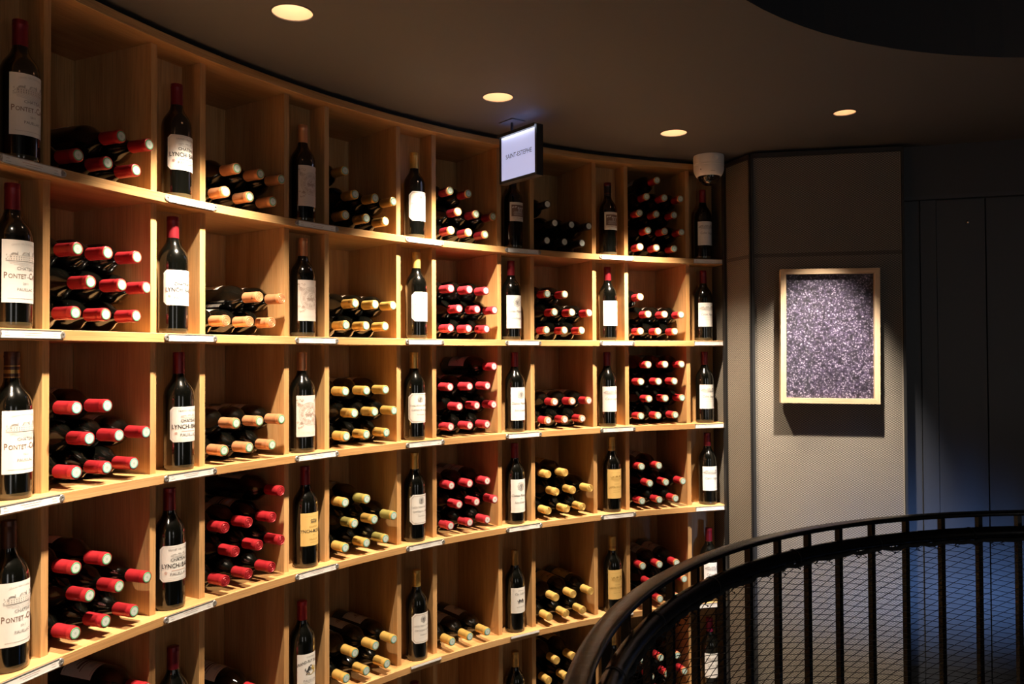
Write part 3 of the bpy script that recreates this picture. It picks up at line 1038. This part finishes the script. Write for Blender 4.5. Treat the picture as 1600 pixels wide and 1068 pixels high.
# ---------------------------------------------------------------- price tags on the shelf fronts
def tag_parts(L_, ends=True, strip=False):
    h = .0185
    if strip:
        f = MB().box(-L_ / 2, L_ / 2, -.003, 0, .004, .012)
        c = MB().box(-L_ / 2 + .001, L_ / 2 - .001, -.0036, -.003, .0048, .0112)
        return f.mesh('tag_holder', STEEL), c.mesh('price_card', CARD), None
    f = MB().box(-L_ / 2, L_ / 2, -.0012, 0, 0, h)
    f.box(-L_ / 2, L_ / 2, -.0028, -.0012, h - .0018, h)
    f.box(-L_ / 2, L_ / 2, -.0034, -.0012, 0, .0012)
    if ends:
        for sg in (-1, 1):
            q_ = MB().lathe([(0, .0012), (.0028, .0012), (.0032, .003), (.0070, .0026), (.0078, .0016), (.0078, 0)], 16)
            f.add([(sg * (L_ / 2 + .0035) + p[0], -p[2], h / 2 + p[1]) for p in q_.v], q_.f)
    c = MB().box(-L_ / 2 + .003, L_ / 2 - .003, -.0022, -.0014, .0012, h - .0018)
    J = Ink()
    J.rect(-L_ / 2 + .010, .0115, -L_ / 2 + .018, .0122, 'red'); J.rect(-L_ / 2 + .010, .005, -L_ / 2 + .022, .0058, 'grey')
    J.rect(-.026, .0108, .024, .0115, 'red'); J.rect(-.018, .006, .020, .0067, 'grey')
    J.rect(L_ / 2 - .022, .0108, L_ / 2 - .012, .0114, 'red'); J.rect(L_ / 2 - .022, .005, L_ / 2 - .010, .0056, 'grey')
    return f.mesh('tag_holder', STEEL), c.mesh('price_card', CARD), J.flat('print', .00235)


TAG_A, TAG_B, TAG_C = tag_parts(.150), tag_parts(.140, ends=False), tag_parts(.135, strip=True)
COLW = ['leftmost', 'second', 'third', 'fourth', 'fifth', 'sixth', 'seventh']
for col in range(7):
    for row in range(6):
        if row == 5 and col < 4: continue
        if row == 4 and col < 2: continue
        T = TAG_C if row == 4 and col in (3, 4, 5) else (TAG_B if col == 6 else TAG_A)
        a = bay_ang('N', col) - (.004 if col < 6 else .0005)
        x, y, _ = polar(R - 0.0016, a, 0)
        e = empty('price_tag', (x, y, SH[row] - (0.0205 if T is not TAG_C else .0135)), a - pi / 2)
        tag(e, 'price tag on %s shelf edge under the %s column of standing bottles' % (ORD[row], COLW[col]), 'price tag', 'price tags along the shelves')
        obj('tag_holder', T[0], e)
        c = obj('price_card', T[1], e)
        if T[2]: obj('lettering', T[2], c)

# ---------------------------------------------------------------- downlights
LWORD = ['recessed downlight far outside on the left of the rack', 'recessed downlight above the left end of the rack',
         'largest round downlight at the top edge of the photo', 'round downlight left of the hanging sign',
         'round downlight left of the dome camera', 'small round downlight in front of the picture wall']
for k, ((x, y), rr) in enumerate(LAMPS):
    e = empty('downlight', (x, y, CEIL))
    tag(e, LWORD[k], 'downlight', 'recessed ceiling downlights')
    MB().lathe([(rr - .0005, 0.001), (rr - .0005, .002), (rr * .93, .030), (rr * .72, .055)], 40).build('reflector', CUP, e, smooth=True)
    MB().lathe([(rr + .004, 0.0005), (rr + .004, -.001), (rr - .0005, -.001), (rr - .0005, .002)], 40).build('trim_ring', CEILM, e)
    MB().lathe([(0, .050), (rr * .6, .050), (rr * .76, .056)], 32).build('lamp', LAMPE, e)
    sp = bpy.data.lights.new('spot', 'SPOT')
    sp.color = WARM
    sp.shadow_soft_size = 0.018
    so = bpy.data.objects.new('spot', sp)
    COL.objects.link(so)
    so.parent = e
    so.location = (0, 0, -0.012)
    if k < 5:
        a = atan2(y - CY, x - CX)
        aim = Vector(polar(R + 0.02, a, EYE + (-.4, -.4, -.45, -.12, -.80)[k]))
        sp.energy = SPOT_W * (1, 1, 1, 1, 1.2)[k]
        sp.spot_size = radians(76)
        sp.spot_blend = 1.0
    else:
        aim = Vector((1.24, 3.27, EYE - 0.42))
        sp.energy = PIC_W
        sp.spot_size = radians(45)
        sp.spot_blend = 0.8
        sp.color = (1.0, 0.86, 0.70)
    d = aim - Vector((x, y, CEIL - 0.012))
    so.rotation_euler = d.to_track_quat('-Z', 'Y').to_euler()

# ---------------------------------------------------------------- hanging lit sign
rdv = Vector((0.61769, -0.78642, 0))
SG = Vector((0.0, 2.887, 0))
sx0, sx1, sz0, sz1 = -0.067, 0.146, EYE + 0.629, EYE + 0.808
e = empty('hanging_sign', mat=Matrix.Translation(SG + Vector((0, 0, sz0))) @ Matrix.Rotation(atan2(rdv.y, rdv.x), 4, 'Z'))
tag(e, 'backlit white SAINT-ESTEPHE sign in black box hanging from the ceiling', 'sign')
H = sz1 - sz0
T = 0.028
fr = MB()
fw = 0.010
fr.box(sx0, sx0 + fw, -.002, T, 0, H); fr.box(sx1 - fw, sx1, -.002, T, 0, H)
fr.box(sx0 + fw, sx1 - fw, -.002, T, 0, fw)
fr.box(sx0 + fw, sx1 - fw, -.002, .004, H - fw, H); fr.box(sx0 + fw, sx1 - fw, T - .006, T, H - fw, H)
fr.box(sx0 + fw, sx1 - fw, T - .003, T, fw, H - fw)
fr.build('frame', BLACKP, e)
pn = MB().box(sx0 + fw, sx1 - fw, 0.0, .003, fw, H - fw).build('light_panel', SCREEN, e)
J = Ink(); J.text('SAINT-ESTEPHE', (sx0 + sx1) / 2 + .004, .086, .0235, 'black', .92, bold=.004)
obj('lettering', J.flat('lettering', .0006), pn)
MB().box(sx0 + fw, sx1 - fw, -.0115, -.0095, H - fw + .001, H - .002).build('led_strip', emit('sign_strip', (0.75, 0.82, 1.0), 16.0), e, rot=(0, 0, 0))
MB().box(sx0, sx1, -.014, -.0118, H - fw - .001, H).build('strip_cover', BLACKP, e)
MB().box(sx0, sx1, -.014, -.002, H - .0015, H).build('strip_cover', BLACKP, e)
MB().box(sx0 + fw, sx1 - fw, .006, T - .008, H - .008, H - .002).build('light_slot', emit('sign_led', (0.35, 0.45, 1.0), 6.0), e)
st = MB(); st.tube([(-.012, T / 2, H - .004), (-.012, T / 2, CEIL - sz0 - .003)], .005, 10)
st.build('stem', BLACKP, e, smooth=True)
MB().box(-.052, .028, -.016, .044, CEIL - sz0 - .004, CEIL - sz0).build('ceiling_plate', CEILM, e)

# ---------------------------------------------------------------- dome camera
e = empty('dome_camera', (0.847, 3.425, CEIL), radians(-12))
tag(e, 'white security dome camera on the ceiling at the end of the rack', 'camera')
MB().lathe([(0, 0), (.0635, 0), (.0645, -.004), (.0645, -.037), (.0630, -.038), (.0630, -.040), (.0648, -.041), (.0648, -.045), (.0635, -.046)], 48).build('base', WHITEP, e, smooth=True, angle=30)
MB().lathe([(.0635, -.046), (.0640, -.055), (.0625, -.066), (.0590, -.077), (.0540, -.086), (.0500, -.090), (.0480, -.0895), (.0480, -.084)], 48).build('shell', WHITEP, e, smooth=True, angle=50)
dm = [(.0470 * cos(t), -.084 - .044 * sin(t)) for t in [k * pi / 20 for k in range(11)]]
dm[-1] = (0, dm[-1][1])
DOME = plain('smoked_dome', (0.012, 0.010, 0.008), 0.04, spec=0.6, coat=0.5)
MB().lathe(dm, 40).build('dome', DOME, e, smooth=True)
ln = MB().lathe([(.0145, .0), (.0145, .006), (.0115, .008), (.0105, .006), (0, .0075)], 24, fn=lambda j, p: 0 if j < 3 else 1)
l = ln.build('lens', [plain('lens_ring', (0.20, 0.17, 0.12), 0.25, metal=0.8), plain('lens_glass', (0.02, 0.05, 0.08), 0.05, coat=1)], e, smooth=True, angle=30)
dvec = Vector((-.25, -.86, -.44)).normalized()
l.location = Vector((0, 0, -.084)) + dvec * .0385
l.rotation_euler = dvec.to_track_quat('Z', 'Y').to_euler()
kb = MB().lathe([(.0125, 0), (.0125, .0022), (.0112, .003), (.0095, .0022), (0, .0022)], 24).build('side_plug', WHITEP, e, smooth=True, angle=30)
pv = Vector((.44, -.90, 0)).normalized()
kb.location = pv * .0636 + Vector((0, 0, -.018)); kb.rotation_euler = pv.to_track_quat('Z', 'Y').to_euler()
MB().box(-.010, .010, -.0008, .0004, -.002, .002).build('maker_mark', INK['pale'], e, loc=Vector((.25, -.95, 0)).normalized() * .0605 + Vector((0, 0, -.075)), rot=(0.25, 0, .25))
MB().lathe([(0, .0008), (.003, .0008), (.003, -.001)], 14).build('screw', INK['grey'], e, loc=Vector((-.55, -.83, 0)).normalized() * .0622 + Vector((0, 0, -.066)), rot=(pi / 2 + .25, 0, -.58))

# ---------------------------------------------------------------- framed picture
tp = (P2 - P1).normalized()
pm = (Matrix.Translation(P1 + tp * 0.298 + Vector((0, 0, EYE + 0.0745))) @ Matrix.Rotation(atan2(tp.y, tp.x), 4, 'Z')
      @ Matrix.Rotation(0.009, 4, 'Y') )
e = empty('framed_picture', mat=pm)
tag(e, 'purple-grey pebbly abstract picture in pale wooden frame on the mesh panel', 'picture')
W2, H2, FD, FW = 0.190, 0.2725, 0.052, 0.021
YB = -0.007


def rail(p0, p1, q1, q0):
    m = MB()
    vs_ = [(p[0], y, p[1]) for y in (YB, YB - FD + .007) for p in (p0, p1, q1, q0)]
    d = Vector((p1[0] - p0[0], p1[1] - p0[1]))
    hor = abs(d.x) > abs(d.y)
    uv = [((v[0], v[1] + v[2]) if hor else (v[2], v[0] + v[1])) for v in vs_]
    return m.add(vs_, [(0, 1, 2, 3), (7, 6, 5, 4), (0, 4, 5, 1), (1, 5, 6, 2), (2, 6, 7, 3), (3, 7, 4, 0)], 0, uv)


oc = [(-W2, -H2), (W2, -H2), (W2, H2), (-W2, H2)]
ic = [(-W2 + FW, -H2 + FW), (W2 - FW, -H2 + FW), (W2 - FW, H2 - FW), (-W2 + FW, H2 - FW)]
for k in range(4):
    k2 = (k + 1) % 4
    rail(oc[k], oc[k2], ic[k2], ic[k]).build('frame_rail', PALE, e, uv=True)
m, nt, b, N, L = new_mat('pebble_print')
tc = N.new('ShaderNodeTexCoord')
vr = N.new('ShaderNodeTexVoronoi'); vr.inputs['Scale'].default_value = 125
nz0 = N.new('ShaderNodeTexNoise'); nz0.inputs['Scale'].default_value = 60; nz0.inputs['Detail'].default_value = 3
mxv = N.new('ShaderNodeMix'); mxv.data_type = 'VECTOR'; mxv.inputs[0].default_value = 0.02
L.new(tc.outputs['Object'], nz0.inputs['Vector']); L.new(tc.outputs['Object'], mxv.inputs[4]); L.new(nz0.outputs['Color'], mxv.inputs[5])
L.new(mxv.outputs[1], vr.inputs['Vector'])
cr = N.new('ShaderNodeValToRGB')
cr.color_ramp.elements[0].position, cr.color_ramp.elements[0].color = 0.02, (0.56, 0.51, 0.64, 1)
cr.color_ramp.elements[1].position, cr.color_ramp.elements[1].color = 0.80, (0.010, 0.006, 0.018, 1)
k = cr.color_ramp.elements.new(0.36); k.color = (0.085, 0.065, 0.12, 1)
L.new(vr.outputs['Distance'], cr.inputs[0])
nz = N.new('ShaderNodeTexNoise'); nz.inputs['Scale'].default_value = 38; nz.inputs['Detail'].default_value = 2
L.new(tc.outputs['Object'], nz.inputs['Vector'])
mr = N.new('ShaderNodeMapRange'); mr.inputs[1].default_value, mr.inputs[2].default_value, mr.inputs[3].default_value, mr.inputs[4].default_value = .35, .65, .38, 1.05
L.new(nz.outputs['Fac'], mr.inputs[0])
mx = N.new('ShaderNodeMix'); mx.data_type = 'RGBA'; mx.blend_type = 'MULTIPLY'; mx.inputs[0].default_value = 1
L.new(cr.outputs[0], mx.inputs[6]); L.new(mr.outputs[0], mx.inputs[7]); L.new(mx.outputs[2], b.inputs['Base Color'])
b.inputs['Roughness'].default_value = 0.5
b.inputs['Coat Weight'].default_value = 0.35
b.inputs['Coat Roughness'].default_value = 0.03
MB().box(-W2 + FW, W2 - FW, YB - .026, YB - .022, -H2 + FW, H2 - FW).build('print', m, e)
MB().box(-W2 + FW * .6, W2 - FW * .6, YB - .020, YB, -H2 + FW * .6, H2 - FW * .6).build('back_board', PALE, e, uv=True)

# ---------------------------------------------------------------- stair railing
rail_o = empty('stair_railing', (RC, RCY, 0))
tag(rail_o, 'black iron curved railing with flat handrail around the round stairwell', 'railing')
RA0, RA1 = 0.5, 3.7
HZ = EYE - 0.45


def ring_sweep(name, prof, a0, a1, n_, mat, parent):
    m = MB()
    k = len(prof)
    vs_, fs = [], []
    for i in range(n_ + 1):
        a = a0 + (a1 - a0) * i / n_
        for r_, z_ in prof:
            vs_.append((r_ * cos(a), r_ * sin(a), z_))
    for i in range(n_):
        for j in range(k):
            j2 = (j + 1) % k
            fs.append((i * k + j, i * k + j2, (i + 1) * k + j2, (i + 1) * k + j))
    fs.append(tuple(range(k))); fs.append(tuple(n_ * k + j for j in range(k))[::-1])
    m.add(vs_, fs)
    return m.build(name, mat, parent, smooth=True, angle=40)


hp = []
for t in range(16):
    a = 2 * pi * t / 16
    c_, s_ = cos(a), sin(a)
    sq = lambda v: math.copysign(abs(v) ** 0.6, v)
    hp.append((RR + .019 * sq(c_), HZ + .0065 * sq(s_)))
ring_sweep('handrail', hp, RA0, RA1, 150, IRON, rail_o)
R2, Z2 = 1.437, EYE - 0.4965
ring_sweep('lower_rail', [(R2 + .0168 * cos(2 * pi * t / 14), Z2 + .0168 * sin(2 * pi * t / 14)) for t in range(14)], RA0, RA1, 150, IRON, rail_o)
ring_sweep('bottom_rail', [(RR - .012, .03), (RR + .012, .03), (RR + .012, .042), (RR - .012, .042)], RA0, RA1, 120, IRON, rail_o)
bal = MB().box(RR - .0075, RR + .0075, -.0062, .0062, 0, HZ - .004).mesh('baluster', IRON)
for k in range(-13, 26):
    a = 1.636 + k * .0813
    if RA0 < a < RA1:
        obj('baluster', bal, rail_o, None, (0, 0, a))

# ---- cord net tied under the lower rail
net = empty('safety_net', (RC, RCY, 0))
tag(net, 'black cord safety net laced under the lower rail of the stair railing', 'net')
RN = 1.427
ZT = EYE - 0.5165
NA0, NA1 = 1.15, 3.25
SL = (NA1 - NA0) * RN
ZB = 0.06
nm_ = MB()
wob = random.Random(5)


def strand(z_at_left, slope, step=.03, jit=.0012):
    pts = []
    s_ = 0.0
    while s_ <= SL + 1e-6:
        z = z_at_left + slope * s_
        if ZB <= z <= ZT + .004:
            a = NA1 - s_ / RN
            rr_ = RN + .0015 * sin(s_ * 9 + z_at_left * 40)
            pts.append((rr_ * cos(a), rr_ * sin(a), min(z, ZT) + wob.uniform(-jit, jit)))
        elif pts:
            break
        s_ += step
    if len(pts) > 1: nm_.tube(pts, .0009, 3, cap=False)


ta, tb = math.tan(radians(20)), -math.tan(radians(12))
z = ZB - ta * SL
while z < ZT:
    strand(z, ta); z += .024
z = ZB
while z < ZT - tb * SL:
    strand(z, tb); z += .0142
nm_.build('cords', ROPE, net)['kind'] = 'stuff'
er = MB()
pts = []
k = 0
while True:
    a = NA1 - k * .012
    if a < NA0: break
    rr_ = RN + .002 * sin(k * 1.7) + wob.uniform(-.0015, .0015)
    pts.append((rr_ * cos(a), rr_ * sin(a), ZT + .002 + wob.uniform(-.002, .002) + .002 * sin(k * .9)))
    k += 1
er.tube(pts, .0058, 6)
er.build('edge_rope', ROPE, net, smooth=True)
tie = MB()
tie.tube([(R2 - .001 + (.0188) * cos(t), .004 * sin(t), -.0025 + (.0205) * sin(t)) for t in [2 * pi * q_ / 20 for q_ in range(20)]], .0010, 5, closed=True)
tie.tube([(R2 - .008, .0, -.016), (R2 - .012, .005, -.024), (R2 - .013, -.004, -.029)], .0024, 5)
tm = tie.mesh('tie', ROPE, smooth=True)
knot = MB().tube([(R2 - .006, -.006, -.014), (R2 - .012, .002, -.022), (R2 - .010, .008, -.027), (R2 - .014, .001, -.032)], .0022, 5).mesh('knot', ROPE, smooth=True)
kk = 0
a = NA0
while a < NA1:
    kk += 1
    obj('tie' if kk % 7 == 0 else 'knot', tm if kk % 7 == 0 else knot, net, (0, 0, Z2), (0, 0, a))
    a += wob.uniform(.012, .045)

bpy.context.view_layer.update()
